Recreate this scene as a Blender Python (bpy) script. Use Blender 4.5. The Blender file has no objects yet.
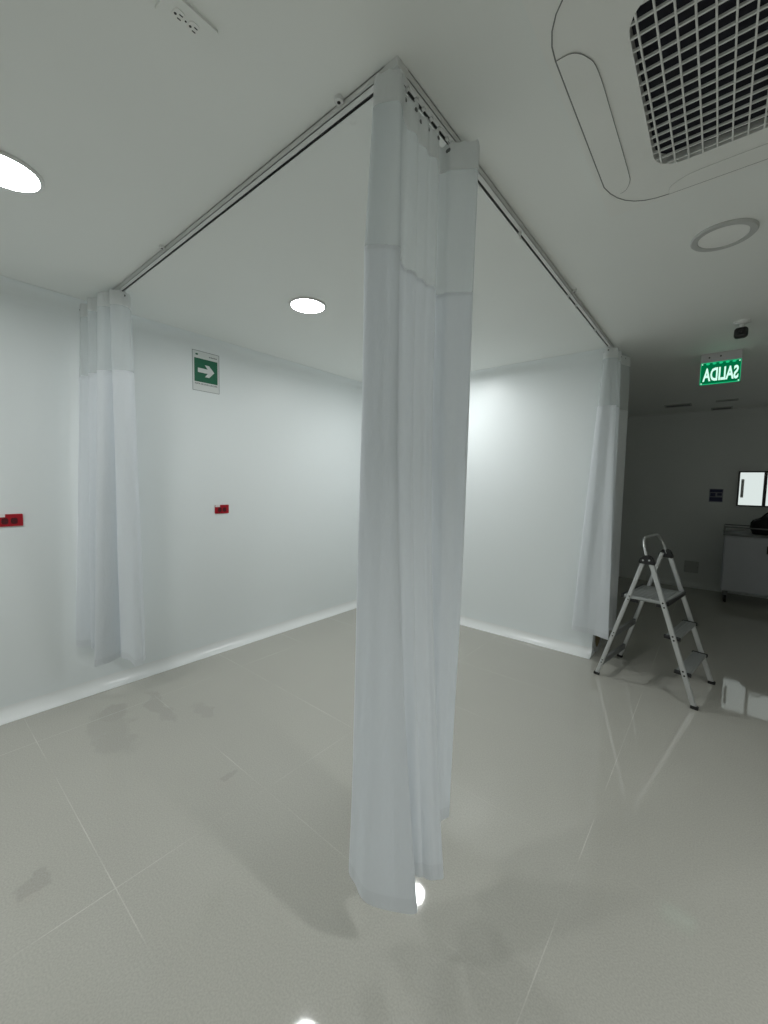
import bpy, bmesh, math, random
from mathutils import Vector, Matrix, noise

random.seed(4)
SC = bpy.context.scene
COL = SC.collection
CEIL = 2.485
WX = -3.13      # left wall face
PY = 3.648      # partition face
PE = -0.735     # partition end face
PB = 4.0        # partition back face
FY = 7.25       # far wall face
RX = 4.2        # right wall face
BY = -3.2       # wall behind the camera

# ------------------------------------------------------------------ materials
def new_mat(name):
    m = bpy.data.materials.new(name); m.use_nodes = True
    nt = m.node_tree
    for n in list(nt.nodes): nt.nodes.remove(n)
    out = nt.nodes.new('ShaderNodeOutputMaterial')
    return m, nt, out

def N(nt, t, **kw):
    n = nt.nodes.new(t)
    for k, v in kw.items():
        setattr(n, k, v)
    return n

def principled(name, col, rough=0.5, metal=0.0, spec=0.5, vary=0.03, vscale=6.0, bump=0.0, bscale=80.0, coat=0.0):
    m, nt, out = new_mat(name)
    b = N(nt, 'ShaderNodeBsdfPrincipled')
    b.inputs['Roughness'].default_value = rough
    b.inputs['Metallic'].default_value = metal
    b.inputs['Specular IOR Level'].default_value = spec
    b.inputs['Coat Weight'].default_value = coat
    tc = N(nt, 'ShaderNodeTexCoord')
    nz = N(nt, 'ShaderNodeTexNoise'); nz.inputs['Scale'].default_value = vscale; nz.inputs['Detail'].default_value = 3
    nt.links.new(tc.outputs['Object'], nz.inputs['Vector'])
    mx = N(nt, 'ShaderNodeMix', data_type='RGBA')
    nt.links.new(nz.outputs['Fac'], mx.inputs[0])
    mx.inputs[6].default_value = (*[c * (1 - vary) for c in col], 1)
    mx.inputs[7].default_value = (*[min(1, c * (1 + vary)) for c in col], 1)
    nt.links.new(mx.outputs[2], b.inputs['Base Color'])
    if bump:
        n2 = N(nt, 'ShaderNodeTexNoise'); n2.inputs['Scale'].default_value = bscale; n2.inputs['Detail'].default_value = 2
        nt.links.new(tc.outputs['Object'], n2.inputs['Vector'])
        bp = N(nt, 'ShaderNodeBump'); bp.inputs['Strength'].default_value = bump; bp.inputs['Distance'].default_value = 0.002
        nt.links.new(n2.outputs['Fac'], bp.inputs['Height'])
        nt.links.new(bp.outputs['Normal'], b.inputs['Normal'])
    nt.links.new(b.outputs[0], out.inputs[0])
    return m

def emitter(name, col, strength):
    m, nt, out = new_mat(name)
    e = N(nt, 'ShaderNodeEmission')
    e.inputs[0].default_value = (*col, 1); e.inputs[1].default_value = strength
    nt.links.new(e.outputs[0], out.inputs[0])
    return m

def cloth(name, col, trans, alpha=1.0, bump=0.5):
    """woven fabric: diffuse + translucent, optionally an open net"""
    m, nt, out = new_mat(name)
    d = N(nt, 'ShaderNodeBsdfDiffuse'); d.inputs[0].default_value = (*col, 1)
    t = N(nt, 'ShaderNodeBsdfTranslucent'); t.inputs[0].default_value = (*col, 1)
    mx = N(nt, 'ShaderNodeMixShader'); mx.inputs[0].default_value = trans
    tc = N(nt, 'ShaderNodeTexCoord')
    nz = N(nt, 'ShaderNodeTexNoise'); nz.inputs['Scale'].default_value = 9; nz.inputs['Detail'].default_value = 4
    mp = N(nt, 'ShaderNodeMapping'); mp.inputs['Scale'].default_value = (3, 3, 0.8)
    nt.links.new(tc.outputs['Object'], mp.inputs[0]); nt.links.new(mp.outputs[0], nz.inputs['Vector'])
    bp = N(nt, 'ShaderNodeBump'); bp.inputs['Strength'].default_value = bump; bp.inputs['Distance'].default_value = 0.012
    nt.links.new(nz.outputs['Fac'], bp.inputs['Height'])
    nt.links.new(bp.outputs[0], d.inputs['Normal']); nt.links.new(bp.outputs[0], t.inputs['Normal'])
    nt.links.new(d.outputs[0], mx.inputs[1]); nt.links.new(t.outputs[0], mx.inputs[2])
    if alpha < 1:
        tr = N(nt, 'ShaderNodeBsdfTransparent')
        m2 = N(nt, 'ShaderNodeMixShader'); m2.inputs[0].default_value = alpha
        nt.links.new(tr.outputs[0], m2.inputs[1]); nt.links.new(mx.outputs[0], m2.inputs[2])
        nt.links.new(m2.outputs[0], out.inputs[0])
    else:
        nt.links.new(mx.outputs[0], out.inputs[0])
    return m

def floor_material():
    m, nt, out = new_mat('polished_porcelain_tile')
    b = N(nt, 'ShaderNodeBsdfPrincipled')
    geo = N(nt, 'ShaderNodeNewGeometry')
    sep = N(nt, 'ShaderNodeSeparateXYZ'); nt.links.new(geo.outputs['Position'], sep.inputs[0])
    def math_(op, a, bb=None, c=None):
        n = N(nt, 'ShaderNodeMath', operation=op)
        for i, v in enumerate((a, bb, c)):
            if v is None: continue
            if hasattr(v, 'is_linked') or hasattr(v, 'links'): nt.links.new(v, n.inputs[i])
            else: n.inputs[i].default_value = v
        return n.outputs[0]
    def line(sock, off, step, w):
        p = math_('PINGPONG', math_('SUBTRACT', sock, off), step / 2)    # 0 on a joint
        return math_('LESS_THAN', p, w)
    gx = line(sep.outputs['X'], -0.325, 1.2, 0.0017)
    gy = line(sep.outputs['Y'], 0.430, 0.6, 0.0017)
    wear = N(nt, 'ShaderNodeMapRange'); wear.inputs[1].default_value = -1.3; wear.inputs[2].default_value = -.7; wear.inputs[3].default_value = 1; wear.inputs[4].default_value = .18
    nt.links.new(sep.outputs['X'], wear.inputs[0])
    grout = math_('MAXIMUM', gx, math_('MULTIPLY', gy, wear.outputs[0]))
    # worn joints: only stretches of the joint show
    nj = N(nt, 'ShaderNodeTexNoise'); nj.inputs['Scale'].default_value = 2.3; nj.inputs['Detail'].default_value = 3
    nt.links.new(geo.outputs['Position'], nj.inputs['Vector'])
    mr = N(nt, 'ShaderNodeMapRange'); mr.inputs[1].default_value = 0.42; mr.inputs[2].default_value = 0.62
    nt.links.new(nj.outputs['Fac'], mr.inputs[0])
    grout = math_('MULTIPLY', grout, math_('ADD', math_('MULTIPLY', mr.outputs[0], 0.85), 0.04))
    # dull smears left by mopping
    ns = N(nt, 'ShaderNodeTexNoise'); ns.inputs['Scale'].default_value = 7; ns.inputs['Detail'].default_value = 3
    nt.links.new(geo.outputs['Position'], ns.inputs['Vector'])
    va = N(nt, 'ShaderNodeVectorMath', operation='MULTIPLY_ADD')
    va.inputs[1].default_value = (0.22, 0.22, 0); va.inputs[2].default_value = (-0.11, -0.11, 0)
    nt.links.new(ns.outputs['Color'], va.inputs[0])
    ad = N(nt, 'ShaderNodeVectorMath', operation='ADD')
    nt.links.new(geo.outputs['Position'], ad.inputs[0]); nt.links.new(va.outputs[0], ad.inputs[1])
    st = None
    for (x, y, sx, sy, k) in [(-2.74, .78, .10, .07, 1), (-2.62, 1.0, .22, .05, .8), (-2.55, .72, .28, .08, .7), (-1.745, .25, .035, .06, 1),
                              (-1.745, .955, .03, .05, .9), (-2.35, 1.15, .10, .04, .6)]:
        mp = N(nt, 'ShaderNodeMapping', vector_type='POINT')
        mp.inputs['Location'].default_value = (-x / sx, -y / sy, 0)
        mp.inputs['Scale'].default_value = (1 / sx, 1 / sy, 0)
        nt.links.new(ad.outputs[0], mp.inputs[0])
        ln = N(nt, 'ShaderNodeVectorMath', operation='LENGTH'); nt.links.new(mp.outputs[0], ln.inputs[0])
        r = N(nt, 'ShaderNodeMapRange', interpolation_type='SMOOTHSTEP')
        r.inputs[1].default_value = 0.8; r.inputs[2].default_value = 1.2; r.inputs[3].default_value = k; r.inputs[4].default_value = 0
        nt.links.new(ln.outputs['Value'], r.inputs[0])
        st = r.outputs[0] if st is None else math_('MAXIMUM', st, r.outputs[0])
    nb = N(nt, 'ShaderNodeTexNoise'); nb.inputs['Scale'].default_value = 1.6; nb.inputs['Detail'].default_value = 5
    nt.links.new(geo.outputs['Position'], nb.inputs['Vector'])
    c1 = N(nt, 'ShaderNodeMix', data_type='RGBA'); nt.links.new(nb.outputs['Fac'], c1.inputs[0])
    c1.inputs[6].default_value = (0.425, 0.415, 0.375, 1); c1.inputs[7].default_value = (0.47, 0.46, 0.415, 1)
    c2 = N(nt, 'ShaderNodeMix', data_type='RGBA'); nt.links.new(math_('MULTIPLY', st, 0.23), c2.inputs[0])
    nt.links.new(c1.outputs[2], c2.inputs[6]); c2.inputs[7].default_value = (0.24, 0.235, 0.215, 1)
    c3 = N(nt, 'ShaderNodeMix', data_type='RGBA'); nt.links.new(math_('MULTIPLY', grout, 0.6), c3.inputs[0])
    nt.links.new(c2.outputs[2], c3.inputs[6]); c3.inputs[7].default_value = (0.72, 0.71, 0.66, 1)
    sp = N(nt, 'ShaderNodeTexNoise'); sp.inputs['Scale'].default_value = 170; sp.inputs['Detail'].default_value = 2
    nt.links.new(geo.outputs['Position'], sp.inputs['Vector'])
    c4 = N(nt, 'ShaderNodeMix', data_type='RGBA', blend_type='MULTIPLY'); c4.inputs[0].default_value = 1
    sr = N(nt, 'ShaderNodeMapRange'); sr.inputs[1].default_value = .3; sr.inputs[2].default_value = .7; sr.inputs[3].default_value = .92; sr.inputs[4].default_value = 1.08
    nt.links.new(sp.outputs['Fac'], sr.inputs[0])
    cc = N(nt, 'ShaderNodeCombineXYZ')
    for q in range(3): nt.links.new(sr.outputs[0], cc.inputs[q])
    nt.links.new(c3.outputs[2], c4.inputs[6]); nt.links.new(cc.outputs[0], c4.inputs[7])
    nt.links.new(c4.outputs[2], b.inputs['Base Color'])
    ro = math_('ADD', math_('MULTIPLY', st, 0.10), math_('MULTIPLY_ADD', nb.outputs['Fac'], 0.04, 0.025))
    nt.links.new(ro, b.inputs['Roughness'])
    b.inputs['Specular IOR Level'].default_value = 0.5
    nt.links.new(b.outputs[0], out.inputs[0])
    return m

M = {}
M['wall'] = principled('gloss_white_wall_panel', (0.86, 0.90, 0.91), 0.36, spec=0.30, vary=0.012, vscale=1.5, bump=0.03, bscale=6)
M['ceiling'] = principled('matt_white_ceiling', (0.86, 0.88, 0.86), 0.55, spec=0.3, vary=0.015, vscale=2)
M['cove'] = principled('white_cove_skirting', (0.86, 0.875, 0.87), 0.22, vary=0.01)
M['floor'] = floor_material()
M['far'] = principled('white_far_wall', (0.74, 0.755, 0.745), 0.4, vary=0.015, vscale=1.5)  # base colour lowered to deepen the shade at the far end
M['fabric'] = cloth('white_curtain_fabric', (0.92, 0.94, 0.96), 0.48)
M['hem'] = cloth('doubled_curtain_fabric', (0.88, 0.90, 0.92), 0.40)
M['header'] = cloth('white_header_tape', (0.87, 0.885, 0.885), 0.40)
M['net'] = cloth('white_open_net', (0.83, 0.86, 0.87), 0.45, alpha=0.66)
M['stitch'] = principled('grey_stitching', (0.42, 0.43, 0.44), 0.8)
M['rail'] = principled('white_painted_aluminium', (0.70, 0.71, 0.70), 0.4)
M['slot'] = principled('dark_track_slot', (0.02, 0.02, 0.022), 0.6)
M['whiteplastic'] = principled('white_plastic', (0.74, 0.75, 0.74), 0.35)
M['panelplastic'] = principled('warm_white_plastic', (0.86, 0.87, 0.845), 0.4)
M['ringplastic'] = principled('grey_white_plastic', (0.52, 0.53, 0.52), 0.4)
M['lampoff'] = principled('unlit_diffuser', (0.90, 0.91, 0.89), 0.5)
M['groove'] = principled('shadow_gap_grey', (0.22, 0.225, 0.22), 0.6)
M['grille'] = principled('grille_plastic', (0.76, 0.77, 0.75), 0.45)
M['filter'] = principled('dark_navy_filter', (0.006, 0.007, 0.016), 0.7, vary=0.3, vscale=60)
M['black'] = principled('black_plastic', (0.012, 0.012, 0.013), 0.35)
M['blackmatt'] = principled('black_fabric', (0.008, 0.008, 0.009), 0.85, bump=0.3, bscale=160)
M['alu'] = principled('brushed_aluminium', (0.62, 0.63, 0.63), 0.36, metal=0.75)
M['tread'] = principled('ribbed_tread_grey', (0.36, 0.375, 0.37), 0.5, metal=0.4, bump=0.3, bscale=200)
M['chrome'] = principled('chrome', (0.6, 0.6, 0.6), 0.2, metal=1)
M['rubber'] = principled('black_rubber', (0.015, 0.015, 0.015), 0.7)
M['cart'] = principled('grey_enamel', (0.50, 0.51, 0.55), 0.4)
M['red'] = principled('red_socket_plastic', (0.40, 0.003, 0.014), 0.35)
M['darkred'] = principled('dark_red_plastic', (0.10, 0.002, 0.006), 0.4)
M['paper'] = principled('white_label', (0.80, 0.80, 0.79), 0.6)
M['signwhite'] = principled('white_sign_plastic', (0.74, 0.77, 0.76), 0.4)
M['signgrey'] = principled('grey_print', (0.22, 0.24, 0.25), 0.6)
M['signblack'] = principled('dark_print', (0.03, 0.05, 0.045), 0.6)
M['green'] = principled('sign_green', (0.0, 0.13, 0.06), 0.4)
M['poster'] = principled('lilac_paper', (0.30, 0.30, 0.36), 0.6)
M['posterblue'] = principled('navy_print', (0.035, 0.035, 0.11), 0.6)
M['brown'] = principled('brown_timber_core', (0.26, 0.20, 0.10), 0.8, vary=0.4, vscale=25)
M['steel'] = principled('grey_steel_frame', (0.16, 0.165, 0.165), 0.4)
M['darkframe'] = principled('charcoal_frame', (0.05, 0.05, 0.05), 0.5)
M['plate'] = principled('grey_plate', (0.46, 0.47, 0.46), 0.5)
M['housing'] = principled('clear_grey_acrylic', (0.62, 0.59, 0.62), 0.25)
M['lamp'] = emitter('lit_led_diffuser', (0.97, 1.0, 0.995), 62.0)
M['lamp_strong'] = emitter('lit_led_diffuser_bright', (0.97, 1.0, 0.995), 115.0)  # set brighter than its neighbours to balance the back corner
M['pane'] = emitter('lit_window_pane', (0.90, 1.0, 0.97), 0.72)
M['pane2'] = emitter('lit_window_pane_dim', (0.90, 1.0, 0.97), 0.72)
M['exitgreen'] = emitter('edge_lit_green_acrylic', (0.0, 0.25, 0.085), 0.50)
M['exitbright'] = emitter('edge_lit_green_bright', (0.02, 0.62, 0.26), 0.75)
M['exitwhite'] = emitter('edge_lit_white_letters', (0.62, 1.0, 0.82), 1.0)

# ------------------------------------------------------------------ mesh helpers
def box(bm, lo, hi, bev=0.0, seg=2):
    r = bmesh.ops.create_cube(bm, size=1)
    v = r['verts']
    c = [(a + b) / 2 for a, b in zip(lo, hi)]; s = [abs(b - a) for a, b in zip(lo, hi)]
    for p in v: p.co = Vector((c[0] + p.co.x * s[0], c[1] + p.co.y * s[1], c[2] + p.co.z * s[2]))
    if bev:
        e = set()
        for p in v: e.update(p.link_edges)
        r = bmesh.ops.bevel(bm, geom=list(e), offset=bev, segments=seg, affect='EDGES', profile=0.5)
    return v

def tube(bm, pts, r, n=10, cap=True, closed=False, flat=1.0):
    pts = [Vector(p) for p in pts]; rings = []
    up = None
    for i, p in enumerate(pts):
        if closed: t = pts[(i + 1) % len(pts)] - pts[i - 1]
        else: t = pts[min(i + 1, len(pts) - 1)] - pts[max(i - 1, 0)]
        t.normalize()
        if up is None:
            up = Vector((0, 0, 1)) if abs(t.z) < 0.9 else Vector((1, 0, 0))
        s = t.cross(up); s.normalize(); u = s.cross(t); u.normalize(); up = u
        rr = r[i] if isinstance(r, (list, tuple)) else r
        rings.append([bm.verts.new(p + s * math.cos(a) * rr + u * math.sin(a) * rr * flat) for a in [2 * math.pi * k / n for k in range(n)]])
    m = len(rings)
    for i in range(m if closed else m - 1):
        a, b = rings[i], rings[(i + 1) % m]
        for k in range(n): bm.faces.new((a[k], a[(k + 1) % n], b[(k + 1) % n], b[k]))
    if cap and not closed:
        bm.faces.new(rings[0][::-1]); bm.faces.new(rings[-1])

def lathe(bm, prof, n=48, origin=(0, 0, 0), axis='Z'):
    """prof: (radius, height) list, revolved about an axis"""
    o = Vector(origin); rings = []
    for r, h in prof:
        ring = []
        for k in range(n):
            a = 2 * math.pi * k / n; x, y = r * math.cos(a), r * math.sin(a)
            q = {'Z': (x, y, h), 'X': (h, x, y), 'Y': (y, h, x)}[axis]
            ring.append(bm.verts.new(o + Vector(q)))
        rings.append(ring)
    for a, b in zip(rings, rings[1:]):
        for k in range(n): bm.faces.new((a[k], a[(k + 1) % n], b[(k + 1) % n], b[k]))
    if prof[0][0] > 0: bm.faces.new(rings[0][::-1])
    if prof[-1][0] > 0: bm.faces.new(rings[-1])

def prism(bm, poly, mat4, depth):
    """extrude a 2-D polygon; mat4 takes local (x, y, z) to the thing's frame, depth runs along local z"""
    a = [bm.verts.new(mat4 @ Vector((x, y, 0))) for x, y in poly]
    b = [bm.verts.new(mat4 @ Vector((x, y, depth))) for x, y in poly]
    n = len(poly)
    bm.faces.new(a[::-1]); bm.faces.new(b)
    for i in range(n): bm.faces.new((a[i], a[(i + 1) % n], b[(i + 1) % n], b[i]))

def ring_prism(bm, outer, inner, mat4, depth):
    n = len(outer); R = []
    for poly, z in ((outer, 0), (inner, 0), (inner, depth), (outer, depth)):
        R.append([bm.verts.new(mat4 @ Vector((x, y, z))) for x, y in poly])
    for j in range(4):
        a, b = R[j], R[(j + 1) % 4]
        for i in range(n): bm.faces.new((a[i], a[(i + 1) % n], b[(i + 1) % n], b[i]))

def rrect(cx, cy, w, h, r, n=6):
    p = []
    for (sx, sy, a0) in ((1, 1, 0), (-1, 1, 90), (-1, -1, 180), (1, -1, 270)):
        for k in range(n + 1):
            a = math.radians(a0 + 90 * k / n)
            p.append((cx + sx * (w / 2 - r) + r * math.cos(a), cy + sy * (h / 2 - r) + r * math.sin(a)))
    return p

def catmull(P, n):
    out = []
    m = len(P)
    for i in range(m - 1):
        p0, p1, p2, p3 = P[max(i - 1, 0)], P[i], P[i + 1], P[min(i + 2, m - 1)]
        for k in range(n):
            u = k / n
            out.append(0.5 * ((2 * p1) + (-p0 + p2) * u + (2 * p0 - 5 * p1 + 4 * p2 - p3) * u * u + (-p0 + 3 * p1 - 3 * p2 + p3) * u ** 3))
    out.append(P[-1].copy())
    return out

def frame_mat(o, x, y, z):
    m = Matrix.Identity(4)
    for i, v in enumerate((x, y, z)):
        for k in range(3): m[k][i] = v[k]
    for k in range(3): m[k][3] = o[k]
    return m

def text_into(bm, body, mat4, cx, cy, w, h, depth, mirror=False, bold=0.0):
    cu = bpy.data.curves.new('lettering', 'FONT'); cu.body = body; cu.size = 1; cu.resolution_u = 3
    cu.offset = bold
    ob = bpy.data.objects.new('lettering', cu); COL.objects.link(ob)
    bpy.context.view_layer.update()
    me = bpy.data.meshes.new_from_object(ob.evaluated_get(bpy.context.evaluated_depsgraph_get()))
    bpy.data.objects.remove(ob); bpy.data.curves.remove(cu)
    xs = [v.co.x for v in me.vertices]; ys = [v.co.y for v in me.vertices]
    x0, x1, y0, y1 = min(xs), max(xs), min(ys), max(ys)
    def pt(v, z):
        x = (v.co.x - x0) / (x1 - x0) - 0.5
        if mirror: x = -x
        return bm.verts.new(mat4 @ Vector((cx + x * w, cy + ((v.co.y - y0) / (y1 - y0) - 0.5) * h, z)))
    va = [pt(v, depth) for v in me.vertices]
    for f in me.polygons:
        idx = [va[i] for i in f.vertices]
        try: bm.faces.new(idx[::-1] if mirror else idx)
        except ValueError: pass
    bpy.data.meshes.remove(me)

def origin_of(o):
    v = Vector((0, 0, 0))
    while o is not None:
        v += o.location; o = o.parent
    return v

def obj(name, bm, mat, parent=None, smooth=False, local=False, angle=40):
    """link a bmesh as ONE object; coordinates are world ones unless local"""
    bmesh.ops.recalc_face_normals(bm, faces=bm.faces)
    if parent is not None and not local:
        off = origin_of(parent)
        for v in bm.verts: v.co -= off
    me = bpy.data.meshes.new(name); bm.to_mesh(me); bm.free()
    me.materials.append(mat)
    if smooth:
        for p in me.polygons: p.use_smooth = True
        me.set_sharp_from_angle(angle=math.radians(angle))
    o = bpy.data.objects.new(name, me); COL.objects.link(o)
    if parent is not None: o.parent = parent
    return o

def thing(name, label, cat, loc, rz=0.0, group=None):
    o = bpy.data.objects.new(name, None); COL.objects.link(o)
    o.location = loc; o.rotation_euler = (0, 0, rz); o.empty_display_size = 0.1
    o['label'] = label; o['category'] = cat
    if group: o['group'] = group
    return o

def struct(name, bm, mat, smooth=False, parent=None):
    o = obj(name, bm, mat, parent, smooth)
    if parent is None: o['kind'] = 'structure'
    return o

def dup(root, loc, label):
    r = root.copy(); COL.objects.link(r); r.location = loc; r['label'] = label
    for ch in list(root.children):
        c = ch.copy(); COL.objects.link(c); c.parent = r
        for g in ch.children:
            d = g.copy(); COL.objects.link(d); d.parent = c
    return r

# ------------------------------------------------------------------ the room
T = 0.12
def wall(name, lo, hi, mat):
    bm = bmesh.new(); box(bm, lo, hi); return struct(name, bm, mat)
wall('floor', (WX - T, BY - T, -0.1), (RX + T, FY + T, 0), M['floor'])
wall('ceiling', (WX - T, BY - T, CEIL), (RX + T, FY + T, CEIL + 0.1), M['ceiling'])
wall('wall_left', (WX - T, BY - T, 0), (WX, FY + T, CEIL), M['wall'])
wall('wall_back', (WX, PY, 0), (PE, PB, CEIL), M['wall'])
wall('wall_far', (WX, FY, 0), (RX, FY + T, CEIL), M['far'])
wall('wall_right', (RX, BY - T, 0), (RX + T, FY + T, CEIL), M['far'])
wall('wall_front', (WX, BY - T, 0), (RX, BY, CEIL), M['far'])

def cove(bm, a, b, nrm, r, z0=0.0, up=1):
    """hollow quarter-round strip from a to b along the foot of a wall; nrm points into the room"""
    pr = [(0, 0), (r, 0), (r, 0.003)]
    for k in range(1, 9):
        t = math.pi / 2 * k / 8
        pr.append((r - r * math.sin(t), r + 0.003 - r * math.cos(t)))
    pr += [(0.0, r + 0.003)]
    for p in (a, b): pass
    A = [bm.verts.new((a[0] + nrm[0] * u, a[1] + nrm[1] * u, z0 + up * v)) for u, v in pr]
    B = [bm.verts.new((b[0] + nrm[0] * u, b[1] + nrm[1] * u, z0 + up * v)) for u, v in pr]
    n = len(pr)
    for i in range(n): bm.faces.new((A[i], A[(i + 1) % n], B[(i + 1) % n], B[i]))
    bm.faces.new(A); bm.faces.new(B[::-1])

R0 = 0.07
bm = bmesh.new(); cove(bm, (WX, BY), (WX, PY), (1, 0), R0); struct('baseboard_left', bm, M['cove'], True)
bm = bmesh.new(); cove(bm, (WX, PY), (PE, PY), (0, -1), R0); struct('baseboard_back', bm, M['cove'], True)
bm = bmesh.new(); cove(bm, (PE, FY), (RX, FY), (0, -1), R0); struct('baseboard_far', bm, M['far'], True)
bm = bmesh.new(); cove(bm, (WX, BY), (WX, PY), (1, 0), 0.09, CEIL, -1); struct('trim_1', bm, M['wall'], True)
bm = bmesh.new(); cove(bm, (WX, PY), (PE, PY), (0, -1), 0.09, CEIL, -1); struct('trim_2', bm, M['wall'], True)

# open end of the partition: timber core with a steel channel bent round its foot
ex = frame_mat((PE, 0, 0), (0, 1, 0), (0, 0, 1), (1, 0, 0))
def ushape(y0, y1, z0, z1, n=10):
    r = (y1 - y0) / 2; c = (y0 + y1) / 2
    return [(y1, z1), (y0, z1)] + [(c - r * math.cos(math.pi * k / n), z0 + r - r * math.sin(math.pi * k / n)) for k in range(n + 1)]
bm = bmesh.new()
ring_prism(bm, ushape(PY + 0.005, PB - 0.01, 0.0, 2.30), ushape(PY + 0.04, PB - 0.045, 0.035, 2.27), ex, 0.012)
end = struct('trim_3', bm, M['plate'])
bm = bmesh.new(); prism(bm, ushape(PY + 0.04, PB - 0.045, 0.035, 2.27), ex, 0.004)
struct('core_panel', bm, M['brown'], parent=end)

# windows in the far wall: lit panes in dark frames
wz = frame_mat((0, FY, 0), (1, 0, 0), (0, 0, 1), (0, -1, 0))
def window(name, x0, x1, z0, z1, pm, handle):
    bm = bmesh.new(); c = ((x0 + x1) / 2, (z0 + z1) / 2)
    ring_prism(bm, rrect(*c, x1 - x0 + .034, z1 - z0 + .034, .006), rrect(*c, x1 - x0, z1 - z0, .003), wz, 0.03)
    w = struct(name, bm, M['darkframe'])
    bm = bmesh.new(); prism(bm, rrect(*c, x1 - x0 + .002, z1 - z0 + .002, .003), wz, 0.008)
    struct('window_pane', bm, pm, parent=w)
    if handle:
        bm = bmesh.new()
        hx, hz0, hz1 = x0 + 0.03, z0 + 0.10, z1 - 0.09
        tube(bm, [(hx, FY - 0.05, hz0), (hx, FY - 0.05, hz1)], 0.016)
        for z in (hz0 + 0.02, hz1 - 0.02): tube(bm, [(hx, FY - 0.05, z), (hx, FY - 0.006, z)], 0.009)
        struct('window_handle', bm, M['whiteplastic'], True, parent=w)
    return w
window('window_1', 0.205, 0.440, 1.203, 1.636, M['pane'], True)
window('window_2', 0.474, 0.709, 1.203, 1.636, M['pane2'], False)

# ------------------------------------------------------------------ ceiling lamps
def downlight(name, label, x, y, lit, group, glow='lamp'):
    t = thing(name, label, 'ceiling light', (x, y, CEIL), 0, group)
    ro, ri = 0.112, (0.097 if lit else 0.085)
    bm = bmesh.new()
    lathe(bm, [(ro, CEIL), (ro, CEIL - .006), (ro - .004, CEIL - .010), (ri + .003, CEIL - .010), (ri, CEIL - .006), (ri, CEIL)], 64, (x, y, 0))
    obj('trim_ring', bm, M['whiteplastic'] if lit else M['ringplastic'], t, True)
    bm = bmesh.new()
    lathe(bm, [(ri, CEIL), (ri, CEIL - .007), (ri * .6, CEIL - .0078), (0.001, CEIL - .008)], 64, (x, y, 0))
    obj('diffuser', bm, M[glow] if lit else M['lampoff'], t, True)
    return t
g = 'lit round ceiling lights'
downlight('ceiling_light', 'lit round ceiling light cut by the left edge, nearest the camera', -2.0, 0.297, True, g)
downlight('ceiling_light', 'lit round ceiling light right of the green arrow sign', -2.0, 1.66, True, g)
downlight('ceiling_light', 'lit round ceiling light hidden behind the central curtain, mirrored in the floor', -2.0, 2.98, True, g, 'lamp_strong')
downlight('ceiling_light', 'unlit round ceiling light below the square air conditioner', -0.053, 2.28, False, None)

# added fill lamps, out of frame, standing in for unseen room lights
for x, y, LAMP_W, beam in ((-2.0, -1.0, 15.0, 175), (.35, -1.2, 5.0, 130), (1.5, 1.0, 22.0, 132)):
    la = bpy.data.lights.new('fill_lamp', 'AREA'); la.shape = 'DISK'; la.size = .194; la.energy = LAMP_W; la.color = (0.97, 1.0, 0.995); la.spread = math.radians(beam)
    lo = bpy.data.objects.new('fill_lamp', la); COL.objects.link(lo); lo.location = (x, y, CEIL - .01)

# ------------------------------------------------------------------ ceiling air conditioner
ax, ay, az = 0.07, 1.345, 2.45
t = thing('ceiling_air_conditioner', 'white square ceiling cassette air conditioner with dark gridded intake', 'air conditioner', (ax, ay, CEIL))
up = frame_mat((ax, ay, az), (1, 0, 0), (0, -1, 0), (0, 0, -1))
def down(z): return frame_mat((ax, ay, z), (1, 0, 0), (0, 1, 0), (0, 0, 1))
G = 0.586
bm = bmesh.new()
ring_prism(bm, rrect(0, 0, .92, .92, .015, 8), rrect(0, 0, G, G, .075, 8), down(az), CEIL - az)
obj('face_panel', bm, M['panelplastic'], t)
bm = bmesh.new(); prism(bm, rrect(0, 0, G - .002, G - .002, .075, 8), down(CEIL - .006), .005)
obj('intake_filter', bm, M['filter'], t)
bm = bmesh.new()
def inside_half(a):        # half length of a bar at offset a inside the rounded square
    h, r = G / 2, .075
    if abs(a) <= h - r: return h
    d = abs(a) - (h - r)
    return h - r + math.sqrt(max(0, r * r - d * d))
pitch = .0346; k0 = int(G / 2 / pitch)
for k in range(-k0, k0 + 1):
    a = k * pitch; L = inside_half(a) - .0005
    box(bm, (ax + a - .0020, ay - L, az), (ax + a + .0020, ay + L, az + .007))
    box(bm, (ax - L, ay + a - .0022, az + .0010), (ax + L, ay + a + .0022, az + .007))
obj('intake_grille', bm, M['grille'], t)
def octo(s, c, n=7):       # square of half size s with broad rounded corners starting at c
    p = []
    for q in range(4):
        for k in range(n + 1):
            u = k / n; P0, P1, P2 = (s, c), (s, s - .03), (c, s)
            x = (1 - u) ** 2 * P0[0] + 2 * u * (1 - u) * P1[0] * 1 + u * u * P2[0]
            y = (1 - u) ** 2 * P0[1] + 2 * u * (1 - u) * (P1[1]) + u * u * P2[1]
            for _ in range(q): x, y = -y, x
            p.append((x, y))
    return p
bm = bmesh.new(); W = .0016
pts = [(ax + x, ay + y, az - .0003) for x, y in octo(.442, .27)]
tube(bm, pts, W, 6, closed=True)
obj('outlet_groove', bm, M['groove'], t)
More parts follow.
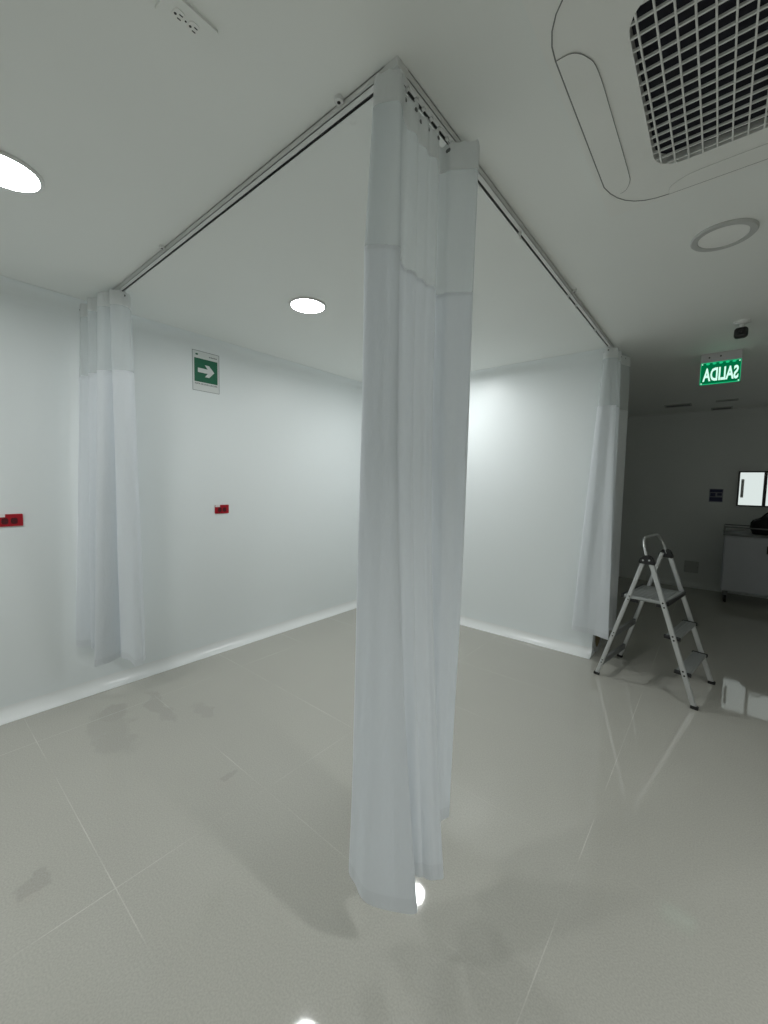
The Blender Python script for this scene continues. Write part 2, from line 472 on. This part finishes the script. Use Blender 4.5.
def flap(q):
    loc = [(.440, -.27), (.405, -.265), (.380, -.235), (.366, -.18), (.364, 0), (.364, .24), (.368, .29), (.384, .325), (.402, .335)]
    loc = [(p.x, p.y) for p in catmull([Vector((a, b, 0)) for a, b in loc], 6)]
    out = [(.440, -.27), (.440, 0), (.440, .24), (.425, .30), (.402, .335)]
    def rot(p):
        x, y = -p[0], p[1]
        for _ in range(q): x, y = -y, x
        return x, y
    f = bmesh.new(); prism(f, [rot(p) for p in loc + out[::-1][1:-1]], down(az - .002), .003)
    fo = obj('outlet_flap', f, M['panelplastic'], t)
    e = bmesh.new(); tube(e, [(ax + rot(p)[0], ay + rot(p)[1], az - .0018) for p in loc], .0009 if q == 0 else .0005, 6)
    obj('flap_edge', e, M['groove'] if q == 0 else M['ringplastic'], fo)
for q in range(4): flap(q)

# ------------------------------------------------------------------ ceiling outlet, vents, sensor
t = thing('ceiling_outlet', 'white double power outlet on the ceiling at the top edge', 'power outlet', (-1.023, .487, CEIL))
bm = bmesh.new(); prism(bm, rrect(-1.023, .487, .072, .118, .008), frame_mat((0, 0, CEIL - .007), (1, 0, 0), (0, 1, 0), (0, 0, 1)), .007)
obj('cover_plate', bm, M['ceiling'], t)
for yy in (.466, .500):
    bm = bmesh.new(); prism(bm, rrect(-1.023, yy, .029, .025, .010), frame_mat((0, 0, CEIL - .009), (1, 0, 0), (0, 1, 0), (0, 0, 1)), .002)
    r = obj('receptacle', bm, M['panelplastic'], t)
    bm = bmesh.new()
    for dx in (-.0055, .0055): box(bm, (-1.023 + dx - .0014, yy, CEIL - .0093), (-1.023 + dx + .0014, yy + .008, CEIL - .0088))
    lathe(bm, [(.003, CEIL - .0093), (.003, CEIL - .0088)], 12, (-1.023, yy - .0065, 0))
    obj('slots', bm, M['slot'], r)
bm = bmesh.new(); lathe(bm, [(.0022, CEIL - .0074), (.0022, CEIL - .0068)], 12, (-1.023, .483, 0)); obj('screw', bm, M['slot'], t)

def vent(label, x0, x1, y0, y1):
    t = thing('ceiling_vent', label, 'air vent', ((x0 + x1) / 2, (y0 + y1) / 2, CEIL), 0, 'slotted vents in the dark part of the ceiling')
    c = ((x0 + x1) / 2, (y0 + y1) / 2); I = frame_mat((0, 0, CEIL - .012), (1, 0, 0), (0, 1, 0), (0, 0, 1))
    bm = bmesh.new(); ring_prism(bm, rrect(*c, x1 - x0, y1 - y0, .004), rrect(*c, x1 - x0 - .03, y1 - y0 - .03, .002), I, .012)
    obj('frame', bm, M['plate'], t)
    bm = bmesh.new(); box(bm, (x0 + .014, y0 + .014, CEIL - .002), (x1 - .014, y1 - .014, CEIL)); obj('duct_opening', bm, M['slot'], t)
    n = 3
    bm = bmesh.new()
    for k in range(n):
        y = y0 + .015 + (y1 - y0 - .03) * (k + 1) / (n + 1)
        box(bm, (x0 + .014, y - .004, CEIL - .011), (x1 - .014, y + .004, CEIL - .002))
    obj('slats', bm, M['steel'], t)
vent('dark slotted ceiling vent left of the green exit sign', -.62, -.34, 6.45, 6.62)
vent('dark slotted ceiling vent beside the far wall, below the exit sign', -.15, .07, 6.98, 7.16)
vent('faint slotted strip on the ceiling between the exit sign and far wall', -.10, .11, 6.42, 6.50)  # a faint mark, given the slotted form of its neighbours

t = thing('ceiling_sensor', 'small black rounded sensor on a white ceiling mount above the exit sign', 'sensor', (.045, 3.5, CEIL))
bm = bmesh.new(); lathe(bm, [(.042, CEIL), (.042, CEIL - .006), (.034, CEIL - .014), (.014, CEIL - .018), (.012, CEIL - .042)], 32, (.045, 3.5, 0)); obj('ceiling_mount', bm, M['whiteplastic'], t, True)
bm = bmesh.new(); box(bm, (.010, 3.475, CEIL - .104), (.080, 3.530, CEIL - .038), .020, 5); sb = obj('sensor_body', bm, M['black'], t, True)
bm = bmesh.new(); lathe(bm, [(.014, 3.4755), (.012, 3.471), (.001, 3.470)], 20, (.045, 0, CEIL - .071), 'Y'); obj('lens', bm, M['black'], sb, True)

# ------------------------------------------------------------------ exit sign (seen from its back: mirrored letters)
x0, x1, ys = -.176, .071, 4.2
t = thing('exit_sign', 'green lit exit sign reading SALIDA, seen mirrored from behind', 'exit sign', ((x0 + x1) / 2, ys, CEIL))
bm = bmesh.new(); box(bm, (x0 - .002, ys - .016, 2.418), (x1 + .002, ys + .016, CEIL), .004); hs = obj('housing', bm, M['housing'], t)
for xx, zz in ((-.125, 2.452), (-.055, 2.456)):
    bm = bmesh.new(); lathe(bm, [(.006, ys - .0165), (.006, ys - .014)], 14, (xx, 0, zz), 'Y'); obj('screw', bm, M['slot'], hs)
bm = bmesh.new(); box(bm, (x0, ys - .005, 2.246), (x1, ys + .005, 2.417)); pn = obj('lit_panel', bm, M['exitgreen'], t)
sx = frame_mat((0, ys - .005, 0), (1, 0, 0), (0, 0, 1), (0, -1, 0))
bm = bmesh.new(); text_into(bm, 'SALIDA', sx, (x0 + x1) / 2 + .002, 2.322, .218, .104, .0012, mirror=True, bold=.030); obj('lettering', bm, M['exitwhite'], t)
bm = bmesh.new(); ring_prism(bm, rrect((x0 + x1) / 2, 2.3315, .247, .171, .002, 1), rrect((x0 + x1) / 2, 2.3325, .240, .161, .002, 1), sx, .0009); obj('bright_edge', bm, M['exitbright'], t)
for k in range(5):
    bm = bmesh.new()
    prism(bm, [((x0 + .045 + .040 * k) + .012 * math.cos(a), 2.406 + .008 * math.sin(a)) for a in [2 * math.pi * i / 14 for i in range(14)]], sx, .001)
    obj('led_spot', bm, M['exitbright'], t)
for xx in (x0 + .010, x1 - .010):
    for zz in (2.256, 2.406):
        bm = bmesh.new(); lathe(bm, [(.0042, ys - .0075), (.0042, ys - .005)], 14, (xx, 0, zz), 'Y'); obj('corner_cap', bm, M['exitwhite'], t)

# ------------------------------------------------------------------ green arrow sign on the left wall
def on_left(o=0.0): return frame_mat((WX + o, 0, 0), (0, 1, 0), (0, 0, 1), (1, 0, 0))
yc, zc = 1.592, 2.242; w, h = .216, .302
t = thing('arrow_sign', 'white and green evacuation sign with a white arrow pointing right', 'sign', (WX, yc, zc))
bm = bmesh.new(); prism(bm, rrect(yc, zc, w, h, .004), on_left(), .003); obj('sign_plate', bm, M['signwhite'], t)
bm = bmesh.new(); ring_prism(bm, rrect(yc, zc, w - .002, h - .002, .004), rrect(yc, zc, w - .008, h - .008, .003), on_left(.003), .0004); obj('border_line', bm, M['signgrey'], t)
gz = zc + .006
bm = bmesh.new(); prism(bm, rrect(yc, gz, .184, .176, .003), on_left(.003), .0005); obj('green_field', bm, M['green'], t)
bm = bmesh.new()
arrow = [(-.065, .0165), (.012, .0165), (-.010, .045), (.024, .045), (.066, .0), (.024, -.045), (-.010, -.045), (.012, -.0165), (-.065, -.0165)]
prism(bm, [(yc + a, gz + b) for a, b in arrow], on_left(.0035), .0005); obj('arrow', bm, M['signwhite'], t)
bm = bmesh.new(); text_into(bm, 'RUTA DE EVACUACION', on_left(), yc, zc - .096, .176, .011, .0036, bold=.02); obj('caption', bm, M['signblack'], t)
bm = bmesh.new()
prism(bm, rrect(yc - .072, zc + .122, .020, .012, .005), on_left(.003), .0005); obj('printed_mark', bm, M['green'], t)
bm = bmesh.new()
for k in range(5): prism(bm, rrect(yc + .030 + .013 * k, zc + .118, .010, .008, .002), on_left(.003), .0005)
obj('small_print', bm, M['signgrey'], t)

# ------------------------------------------------------------------ red sockets on the left wall
def red_socket(label, yc, zc):
    t = thing('red_socket', label, 'power outlet', (WX, yc, zc), 0, 'red sockets on the left wall')
    w, h = .118, .070
    bm = bmesh.new(); prism(bm, rrect(yc, zc, w, h, .005), on_left(), .007); obj('cover_plate', bm, M['red'], t)
    for dy in (-.020, .020):
        bm = bmesh.new(); prism(bm, rrect(yc + dy, zc - .004, .030, .036, .011), on_left(.007), .002); r = obj('receptacle', bm, M['darkred'], t)
        bm = bmesh.new()
        for dz in (-.007, .007): prism(bm, rrect(yc + dy + .003, zc - .004 + dz, .010, .003, .001), on_left(.009), .0004)
        prism(bm, rrect(yc + dy - .008, zc - .004, .006, .006, .0029), on_left(.009), .0004)
        obj('slots', bm, M['slot'], r)
    bm = bmesh.new(); prism(bm, rrect(yc - .038, zc + .027, .040, .017, .001), on_left(.007), .0006); obj('paper_label', bm, M['paper'], t)
red_socket('small red wall socket below the green arrow sign', 1.709, 1.173)
red_socket('small red wall socket cut by the left edge, left of the curtain', .419, 1.160)

# ------------------------------------------------------------------ curtain track
YR, XR = .866, -.70
t = thing('curtain_track', 'white L-shaped ceiling curtain track with a dark slot', 'curtain track', (XR, YR, CEIL))
def rail_piece(a, b, along):
    hw, zt, zb = .0125, CEIL, CEIL - .024
    bm = bmesh.new(); sl = bmesh.new()
    for s in (-1, 1):
        e = s if along == 'x' else -s
        o0, o1 = sorted((s * hw, s * (-.0035 if e < 0 else .0118))); q0, q1 = sorted((s * hw, s * .0118))
        if along == 'x':
            box(bm, (a, YR + o0, zb), (b, YR + o1, zb + .003)); box(bm, (a, YR + q0, zb), (b, YR + q1, zt))
        else:
            box(bm, (XR + o0, a, zb), (XR + o1, b, zb + .003)); box(bm, (XR + q0, a, zb), (XR + q1, b, zt))
    if along == 'x':
        box(bm, (a, YR - hw, zt - .003), (b, YR + hw, zt)); box(sl, (a, YR - .0117, zb + .0031), (b, YR + .0117, zt - .0031))
    else:
        box(bm, (XR - hw, a, zt - .003), (XR + hw, b, zt)); box(sl, (XR - .0117, a, zb + .0031), (XR + .0117, b, zt - .0031))
    r = obj('rail', bm, M['rail'], t); obj('slot', sl, M['slot'], r)
rail_piece(WX, XR - .030, 'x')
rail_piece(YR + .030, 3.93, 'y')
bm = bmesh.new()
poly = [(XR - .032, YR - .0128), (XR + .0128, YR - .0128), (XR + .0128, YR + .032), (XR - .0128, YR + .032), (XR - .0128, YR + .0128), (XR - .032, YR + .0128)]
prism(bm, poly, frame_mat((0, 0, CEIL - .0245), (1, 0, 0), (0, 1, 0), (0, 0, 1)), .0245); cj = obj('corner_joint', bm, M['rail'], t)
for x, y in ((XR - .022, YR), (XR, YR + .022)):
    bm = bmesh.new(); lathe(bm, [(.003, CEIL - .0250), (.003, CEIL - .0240)], 12, (x, y, 0)); obj('screw', bm, M['steel'], cj)
def clip(x, y, dx, dy):
    bm = bmesh.new()
    cx, cy = x + dx * .024, y + dy * .024
    prism(bm, rrect(cx, cy, .024, .024, .009), frame_mat((0, 0, CEIL - .012), (1, 0, 0), (0, 1, 0), (0, 0, 1)), .012)
    c = obj('ceiling_clip', bm, M['whiteplastic'], t)
    bm = bmesh.new(); lathe(bm, [(.005, CEIL - .0126), (.005, CEIL - .0119)], 14, (cx, cy, 0)); obj('screw', bm, M['slot'], c)
clip(-.885, YR, 0, -1); clip(-2.05, YR, 0, -1); clip(XR, 2.42, 1, 0); clip(-2.9, YR, 0, -1)
def glider(x, y, dx, dy):
    bm = bmesh.new(); box(bm, (x - .005, y - .005, CEIL - .036), (x + .005, y + .005, CEIL - .020), .002)
    tube(bm, [(x + .008 * math.cos(a) * (1 - dx), y + .008 * math.cos(a) * dx, CEIL - .043 + .008 * math.sin(a)) for a in [2 * math.pi * k / 12 for k in range(12)]], .0016, 6, closed=True)
    obj('glider', bm, M['whiteplastic'], t)
for y in (1.70, 2.40, 2.55, 3.02): glider(XR, y, 1, 0)

# ------------------------------------------------------------------ curtains
def curtain(label, cols, seam, seed, base, hooks, ztop=2.4555, zhead=2.378, ease=0.0, group='white hospital curtains'):
    """cols: (top x, top y, bottom x, bottom y, bottom z) down the folds; built as header, net, panel"""
    t = thing('privacy_curtain', label, 'curtain', base, 0, group)
    top = catmull([Vector((c[0], c[1], 0)) for c in cols], 10)
    bot = catmull([Vector((c[2], c[3], c[4])) for c in cols], 10)
    mid = catmull([Vector((c[5], c[6], 0)) if len(c) > 5 else Vector((c[0], c[1], 0)) for c in cols], 10)
    nC = len(top)
    def surf(i, z):
        zb = bot[i].z; f = max(0, (ztop - z) / (ztop - zb))
        m = top[i].lerp(mid[i], min(1, f / .19))
        p = m.lerp(Vector((bot[i].x, bot[i].y, 0)), max(0, (f - ease) / (1 - ease)) ** (1.7 if ease else 1))
        a = .006 * min(1, 0.25 + f)
        q = Vector((i * .09 + seed, z * 1.3, seed * 2.1))
        n1 = noise.noise(q); n2 = noise.noise(q + Vector((31, 7, 3)))
        return Vector((p.x + a * n1, p.y + a * n2, z))
    def sheet(name, zf0, zf1, rows, mat, thick, scallop=0.0, smooth=True):
        bm = bmesh.new(); g = []
        for r in range(rows + 1):
            row = []
            for i in range(nC):
                z0, z1 = zf0(i), zf1(i)
                row.append(bm.verts.new(surf(i, z0 + (z1 - z0) * r / rows)))
            g.append(row)
        for r in range(rows):
            for i in range(nC - 1): bm.faces.new((g[r][i], g[r][i + 1], g[r + 1][i + 1], g[r + 1][i]))
        o = obj(name, bm, mat, t, True, angle=180)
        md = o.modifiers.new('thickness', 'SOLIDIFY'); md.thickness = thick; md.offset = 0
        bpy.context.view_layer.update()
        me = bpy.data.meshes.new_from_object(o.evaluated_get(bpy.context.evaluated_depsgraph_get()))
        o.modifiers.clear(); old = o.data; o.data = me; bpy.data.meshes.remove(old); me.name = name
        for p in me.polygons: p.use_smooth = True
        me.set_sharp_from_angle(angle=math.radians(50))
        return o
    def zh(i): return ztop - .006 * abs(math.sin(i * math.pi / 10))
    sheet('header_tape', zh, lambda i: zhead, 4, M['header'], .0030)
    sheet('net_band', lambda i: zhead, lambda i: seam, 12, M['net'], .0012)
    sheet('top_seam', lambda i: seam, lambda i: seam - .010, 1, M['hem'], .0026)
    sheet('fabric_panel', lambda i: seam - .010, lambda i: bot[i].z + .042, 60, M['fabric'], .0022)
    sheet('bottom_hem', lambda i: bot[i].z + .042, lambda i: bot[i].z, 3, M['hem'], .0024)
    for x, y in hooks:
        bm = bmesh.new()
        j = min(range(nC), key=lambda i: (top[i].x - x) ** 2 + (top[i].y - y) ** 2)
        tp = surf(j, ztop - .02)
        box(bm, (x - .005, y - .005, CEIL - .031), (x + .005, y + .005, CEIL - .0243), .002)
        tube(bm, [(x, y, CEIL - .028), (x * .7 + tp.x * .3, y * .7 + tp.y * .3, CEIL - .034), (tp.x, tp.y, ztop - .006), (tp.x, tp.y, ztop - .022)], .0016, 6)
        obj('hook', bm, M['whiteplastic'], t, True)
        bm = bmesh.new(); lathe(bm, [(.0055, -.0022), (.0055, .0022)], 14, (tp.x, tp.y, ztop - .022), 'X' if abs(top[min(j + 2, nC - 1)].y - top[max(j - 2, 0)].y) > abs(top[min(j + 2, nC - 1)].x - top[max(j - 2, 0)].x) else 'Y')
        obj('eyelet', bm, M['steel'], t, True)
    return t

B = .23
def lean(x, y): return x + .022, y - .035
centre = [(-.745, .895, -.785, .900, B + .01), (-.762, .872, -.810, .868, B + .01), (-.752, .842, -.803, .840, B), (-.735, .834, -.765, .822, B), (-.705, .844, -.698, .808, B - .004),
          (-.683, .861, -.586, .870, B - .006), (-.690, .885, -.600, .890, B)]
for mx, my, bx, by, bz in [(-.712, .908, -.660, .915, B), (-.724, .938, -.670, .940, B), (-.732, .968, -.657, .954, B), (-.722, .995, -.628, .962, B), (-.735, 1.022, -.616, .972, B), (-.727, 1.050, -.594, .976, B),
                           (-.736, 1.078, -.582, .988, B), (-.724, 1.102, -.569, 1.004, B), (-.738, 1.130, -.600, 1.040, B + .004), (-.752, 1.155, -.700, 1.140, B + .01), (-.732, 1.164, -.686, 1.163, B + .01),
                           (-.712, 1.164, -.680, 1.176, B + .01), (-.682, 1.186, -.674, 1.192, B + .008), (-.650, 1.206, -.668, 1.207, B + .01), (-.655, 1.230, -.680, 1.225, B + .012)]:
    tx, ty = lean(mx, my)
    centre.append((tx, ty, bx, by, bz, mx, my))
centre = [c if len(c) == 7 else (*c, c[0] - (.006 if k < 5 else 0), c[1] - (.022 if k < 4 else .012 if k < 5 else 0)) for k, c in enumerate(centre)]
curtain('long white curtain hanging from the track corner in the foreground', centre, 2.03, 1.0, (-.69, .95, B),
        [(-.745, YR), (XR, .915), (XR, .955), (XR, .99), (XR, 1.03), (XR, 1.07), (XR, 1.115), (XR, 1.16)], ease=.3)
left = [(-2.690, .925, -2.800, 1.000, B + .02), (-2.652, .905, -2.790, .970, B), (-2.636, .882, -2.815, .945, B - .02), (-2.632, .852, -2.870, .925, B + .01), (-2.665, .815, -2.955, .905, B + .015), (-2.705, .860, -2.985, .945, B + .02), (-2.720, .815, -2.955, .850, B),
        (-2.735, .798, -2.945, .795, B), (-2.780, .790, -2.965, .765, B), (-2.830, .860, -3.010, .830, B + .03), (-2.860, .800, -3.030, .800, B + .06), (-2.895, .772, -3.045, .765, B + .09),
        (-2.960, .830, -3.060, .790, B + .10), (-3.020, .775, -3.080, .730, B + .10), (-3.080, .780, -3.095, .700, B + .11)]
curtain('white curtain bunched against the left wall beside the arrow sign', left, 2.03, 5.0, (-2.85, .866, B),
        [(-2.66, YR), (-2.72, YR), (-2.79, YR), (-2.85, YR), (-2.92, YR), (-3.0, YR), (-3.07, YR)])
right = [(-.742, 3.500, -.880, 3.565, B + .01), (-.728, 3.470, -.866, 3.528, B), (-.706, 3.452, -.810, 3.524, B), (-.684, 3.462, -.745, 3.538, B), (-.668, 3.476, -.690, 3.530, B - .004), (-.655, 3.486, -.620, 3.508, B - .006), (-.648, 3.500, -.597, 3.512, B - .006),
         (-.662, 3.560, -.622, 3.570, B), (-.646, 3.610, -.618, 3.640, B), (-.658, 3.680, -.636, 3.710, B), (-.640, 3.740, -.612, 3.755, B), (-.614, 3.815, -.598, 3.800, B), (-.632, 3.870, -.622, 3.850, B)]
curtain('white curtain hanging at the wall end behind the stepladder', right, 2.03, 9.0, (-.68, 3.6, B),
        [(XR, 3.44), (XR, 3.50), (XR, 3.56), (XR, 3.63), (XR, 3.70), (XR, 3.77), (XR, 3.84)])

# ------------------------------------------------------------------ stepladder
rz = math.atan2(-.258, .966) + .105
t = thing('stepladder', 'folding silver three-step ladder standing open by the right curtain', 'stepladder', (-.292, 3.5225, 0), rz)
def vw(z): return .247 - .034 * z
VW = vw(.64)
def fu(z): return .300 - .336 * z          # front stile
def bu(z): return -.305 + .285 * z         # rear stile
def stile(name, pts, wu, wv, mat, par=t):
    """a bar of rectangular section with rounded edges along pts (local)"""
    bm = bmesh.new(); pr = rrect(0, 0, wu, wv, min(wu, wv) * .3, 3)
    rings = []
    for i, p in enumerate(pts):
        p = Vector(p); d = (Vector(pts[min(i + 1, len(pts) - 1)]) - Vector(pts[max(i - 1, 0)])).normalized()
        s = Vector((0, 1, 0)); u = s.cross(d).normalized()
        rings.append([bm.verts.new(p + u * a + s * b) for a, b in pr])
    n = len(pr)
    for A, C in zip(rings, rings[1:]):
        for k in range(n): bm.faces.new((A[k], A[(k + 1) % n], C[(k + 1) % n], C[k]))
    bm.faces.new(rings[0][::-1]); bm.faces.new(rings[-1])
    return obj(name, bm, mat, par, True, local=True)
for s in (-1, 1):
    def fv(z): return s * (vw(z) + .011)
    def rv(z): return s * (vw(z) - .006)
    fs = stile('front_stile', [(fu(.012), fv(.012), .012), (fu(.92), fv(.92), .92)], .031, .017, M['alu'])
    bm = bmesh.new(); box(bm, (fu(.0) - .023, fv(0) - .012, 0), (fu(.0) + .020, fv(0) + .012, .022), .004); obj('rubber_foot', bm, M['rubber'], fs, local=True)
    for z in (.640, .612, .432, .408, .222, .196):
        bm = bmesh.new(); lathe(bm, [(.0058, fv(z) + s * .0080), (.0058, fv(z) + s * .0105)], 12, (fu(z), 0, z), 'Y'); obj('rivet', bm, M['black'], fs, local=True)
    bs = stile('rear_stile', [(bu(.012), rv(.012), .012), (bu(.92) - .006, rv(.92), .92)], .027, .015, M['alu'])
    bm = bmesh.new(); box(bm, (bu(0) - .019, rv(0) - .011, 0), (bu(0) + .021, rv(0) + .011, .020), .004); obj('rubber_foot', bm, M['rubber'], bs, local=True)
    for z in (.640, .615, .350, .325, .125, .105):
        bm = bmesh.new(); lathe(bm, [(.0045, rv(z) + s * .0070), (.0045, rv(z) + s * .0095)], 12, (bu(z), 0, z), 'Y'); obj('rivet', bm, M['black'], bs, local=True)
    # moulded hinge joining both stiles
    bm = bmesh.new()
    poly = [(-.076, .888), (.018, .882), (.022, .900), (.004, .938), (-.018, .950), (-.050, .946), (-.074, .914)]
    v = fv(.91)
    v0, v1 = (v - .0125, v + .0125)
    prism(bm, poly, frame_mat((0, v1, 0), (1, 0, 0), (0, 0, 1), (0, -1, 0)), v1 - v0)
    bmesh.ops.bevel(bm, geom=list(bm.edges), offset=.004, segments=2, affect='EDGES')
    hg = obj('hinge_bracket', bm, M['black'], t, local=True)
    for (a, z) in ((-.05, .912), (-.012, .916)):
        bm = bmesh.new(); lathe(bm, [(.006, v + s * .0120), (.006, v + s * .0140)], 12, (a, 0, z), 'Y'); obj('hinge_pin', bm, M['alu'], hg, local=True)
# handle bow
pts = []
zt = 1.045; rr = .115; vv = vw(.92) + .008
def hu(z): return fu(z) - .016
for z in (.915, .94): pts.append((hu(z), -vv, z))
for k in range(0, 7):
    a = math.pi / 2 * k / 6; z = zt - rr + .03 + rr * math.sin(a) * .9; pts.append((hu(z), -vv + rr - rr * math.cos(a), z))
for k in range(6, -1, -1):
    a = math.pi / 2 * k / 6; z = zt - rr + .03 + rr * math.sin(a) * .9; pts.append((hu(z), vv - rr + rr * math.cos(a), z))
for z in (.94, .915): pts.append((hu(z), vv, z))
bm = bmesh.new(); tube(bm, pts, .0095, 12); obj('handle_bow', bm, M['alu'], t, True, local=True)
# platform and steps
bm = bmesh.new(); box(bm, (-.170, -VW + .004, .622), (.108, VW - .004, .645), .006)
for k in range(8): box(bm, (-.15 + .030 * k, -VW + .03, .644), (-.138 + .030 * k, VW - .03, .6475))
pf = obj('platform', bm, M['tread'], t, local=True)
for a in (-.168, .106):
    bm = bmesh.new(); box(bm, (a - .009, -VW - .002, .620), (a + .009, VW + .002, .649), .005); obj('edge_strip', bm, M['black'], pf, local=True)
for s in (-1, 1):
    for a in (-.095, .065):
        bm = bmesh.new(); box(bm, (a - .025, s * (VW - .015) - .010, .600), (a + .025, s * (VW - .015) + .010, .626), .004); obj('support_lug', bm, M['black'], pf, local=True)
for z in (.428, .212):
    u = fu(z); VW = vw(z)
    bm = bmesh.new(); box(bm, (u - .050, -VW + .001, z - .020), (u + .032, VW - .001, z), .005)
    for k in range(4): box(bm, (u - .042 + .019 * k, -VW + .02, z - .001), (u - .035 + .019 * k, VW - .02, z + .002))
    sp = obj('step', bm, M['tread'], t, local=True)
    for s in (-1, 1):
        bm = bmesh.new(); box(bm, (u - .055, s * (VW + .001) - .009, z - .023), (u + .040, s * (VW + .001) + .009, z + .004), .006); obj('end_cap', bm, M['black'], sp, local=True)
for z in (.335, .105):
    u = bu(z); VW = vw(z)
    bm = bmesh.new(); box(bm, (u - .010, -VW + .004, z - .022), (u + .010, VW - .004, z + .022), .004); obj('rear_crossbar', bm, M['steel'], t, local=True)

# ------------------------------------------------------------------ far end of the room
t = thing('trolley_cabinet', 'grey metal trolley cabinet on castors below the lit window', 'cabinet', (.41, 6.78, 0))
cx0, cx1, cy0, cy1 = .085, .735, 6.55, 7.0
bm = bmesh.new(); box(bm, (cx0, cy0, .15), (cx1, cy1, .84), .008); body = obj('body', bm, M['cart'], t)
bm = bmesh.new(); box(bm, (cx0 + .012, cy0 - .008, .165), (cx1 - .012, cy0 + .002, .825), .004); dr = obj('door', bm, M['cart'], t)
bm = bmesh.new(); tube(bm, [(cx0 + .40, cy0 - .008, .66), (cx0 + .40, cy0 - .035, .665), (cx0 + .40, cy0 - .035, .735), (cx0 + .40, cy0 - .008, .74)], .010); obj('handle', bm, M['black'], dr, True)
bm = bmesh.new(); box(bm, (cx0 - .012, cy0 - .016, .84), (cx1 + .012, cy1 + .012, .868), .005); obj('top_tray', bm, M['steel'], t)
bm = bmesh.new()
a = [(cx0, cy0 + .0), (cx1, cy0 + .0), (cx1, cy1), (cx0, cy1)]
tube(bm, [(x, y, .945) for x, y in a], .008, 8, closed=True)
for x, y in a + [((cx0 + cx1) / 2, cy1)]: tube(bm, [(x, y, .866), (x, y, .945)], .007, 8)
obj('gallery_rail', bm, M['steel'], t, True)
for x, y in ((cx0 + .05, cy0 + .05), (cx1 - .05, cy0 + .05), (cx1 - .05, cy1 - .05), (cx0 + .05, cy1 - .05)):
    bm = bmesh.new(); box(bm, (x - .022, y - .024, .085), (x + .022, y + .024, .152), .004)
    for s in (-1, 1): box(bm, (x + s * .019 - .003, y - .018, .038), (x + s * .019 + .003, y + .018, .090))
    cs = obj('castor', bm, M['steel'], t)
    bm = bmesh.new(); lathe(bm, [(.012, x - .014), (.044, x - .014), (.048, x - .008), (.048, x + .008), (.044, x + .014), (.012, x + .014)], 24, (0, y, .048), 'X'); obj('wheel', bm, M['rubber'], cs, True)

# soft black bag lying on the tray
t = thing('bag', 'slumped black bag on top of the grey trolley cabinet', 'bag', (.50, 6.76, .868))
bm = bmesh.new(); bmesh.ops.create_icosphere(bm, subdivisions=4, radius=1)
for v in bm.verts:
    p = v.co.copy(); q = Vector([math.copysign(abs(c) ** .62, c) for c in p])
    q.normalize(); m = max(abs(p.x), abs(p.y), abs(p.z)); q = p.lerp(p / m, .45)
    n = noise.noise(p * 2.1) * .10 + noise.noise(p * 5) * .04
    x, y, z = q.x * .175 * (1 + n), q.y * .13 * (1 + n), q.z
    z = (.122 + .03 * noise.noise(Vector((p.x * 1.5, 3, 1))) - .05 * max(0, -p.x) ** 2) * (z + .78) / 1.78 * 2 if z > -.78 else 0.0
    v.co = Vector((.50 + x, 6.76 + y, .8685 + max(0, z * (1 + n * .5))))
bd = obj('bag_body', bm, M['blackmatt'], t, True, angle=180)
bm = bmesh.new(); tube(bm, [(.50 - .09 + .18 * k / 12, 6.70, 1.06 + .085 * math.sin(math.pi * k / 12)) for k in range(13)], .009, 8); obj('carry_handle', bm, M['blackmatt'], t, True)

# wall plate and notice
t = thing('wall_plate', 'grey blank wall plate low on the far wall left of the trolley', 'wall plate', (-.242, FY, .287))
bm = bmesh.new(); prism(bm, rrect(-.242, .290, .165, .165, .008), wz, .010); pl = obj('plate', bm, M['plate'], t)
bm = bmesh.new(); prism(bm, rrect(-.242, .290, .118, .110, .006), wz, .013); obj('plate_insert', bm, M['plate'], t)
for dx in (-.07, .07):
    bm = bmesh.new(); lathe(bm, [(.005, FY - .0115), (.005, FY - .0095)], 12, (-.242 + dx, 0, .290), 'Y'); obj('screw', bm, M['steel'], t)
t = thing('notice_sign', 'small navy and lilac notice on the far wall left of the lit window', 'notice', (-.03, FY, 1.32))
bm = bmesh.new(); prism(bm, rrect(-.030, 1.320, .148, .182, .002), wz, .010); obj('sheet', bm, M['poster'], t)
for bx, bz, bw, bh in ((-.030, 1.384, .136, .040), (-.064, 1.330, .056, .050), (.006, 1.336, .050, .036), (-.030, 1.268, .136, .056)):
    bm = bmesh.new(); prism(bm, rrect(bx, bz, bw, bh, .002), wz, .0106); obj('printed_block', bm, M['posterblue'], t)

# ------------------------------------------------------------------ camera
cam = bpy.data.cameras.new('camera'); co = bpy.data.objects.new('camera', cam); COL.objects.link(co)
Rm = Matrix(((0.771, -0.062, 0.634), (0.637, 0.045, -0.769), (0.019, 0.997, 0.074)))
xa = Vector((Rm[0][0], Rm[1][0], Rm[2][0])).normalized()
zaxis = Vector((Rm[0][2], Rm[1][2], Rm[2][2])); zaxis = (zaxis - xa * zaxis.dot(xa)).normalized(); ya = zaxis.cross(xa)
co.matrix_world = frame_mat((0, 0, 1.42), xa, ya, zaxis)
cam.sensor_fit = 'HORIZONTAL'; cam.sensor_width = 36; cam.lens = 405.4 / 768 * 36
cam.clip_start = .02; cam.clip_end = 60
SC.camera = co

w = bpy.data.worlds.new('world'); SC.world = w; w.use_nodes = True
w.node_tree.nodes['Background'].inputs[0].default_value = (0, 0, 0, 1)
vs = SC.view_settings
vs.view_transform = 'Standard'; vs.look = 'None'; vs.gamma = 1; vs.use_curve_mapping = False
vs.exposure = 0.12
SC.cycles.use_denoising = True
SC.cycles.max_bounces = 12; SC.cycles.diffuse_bounces = 8; SC.cycles.glossy_bounces = 5; SC.cycles.transparent_max_bounces = 16
SC.cycles.sample_clamp_indirect = 6
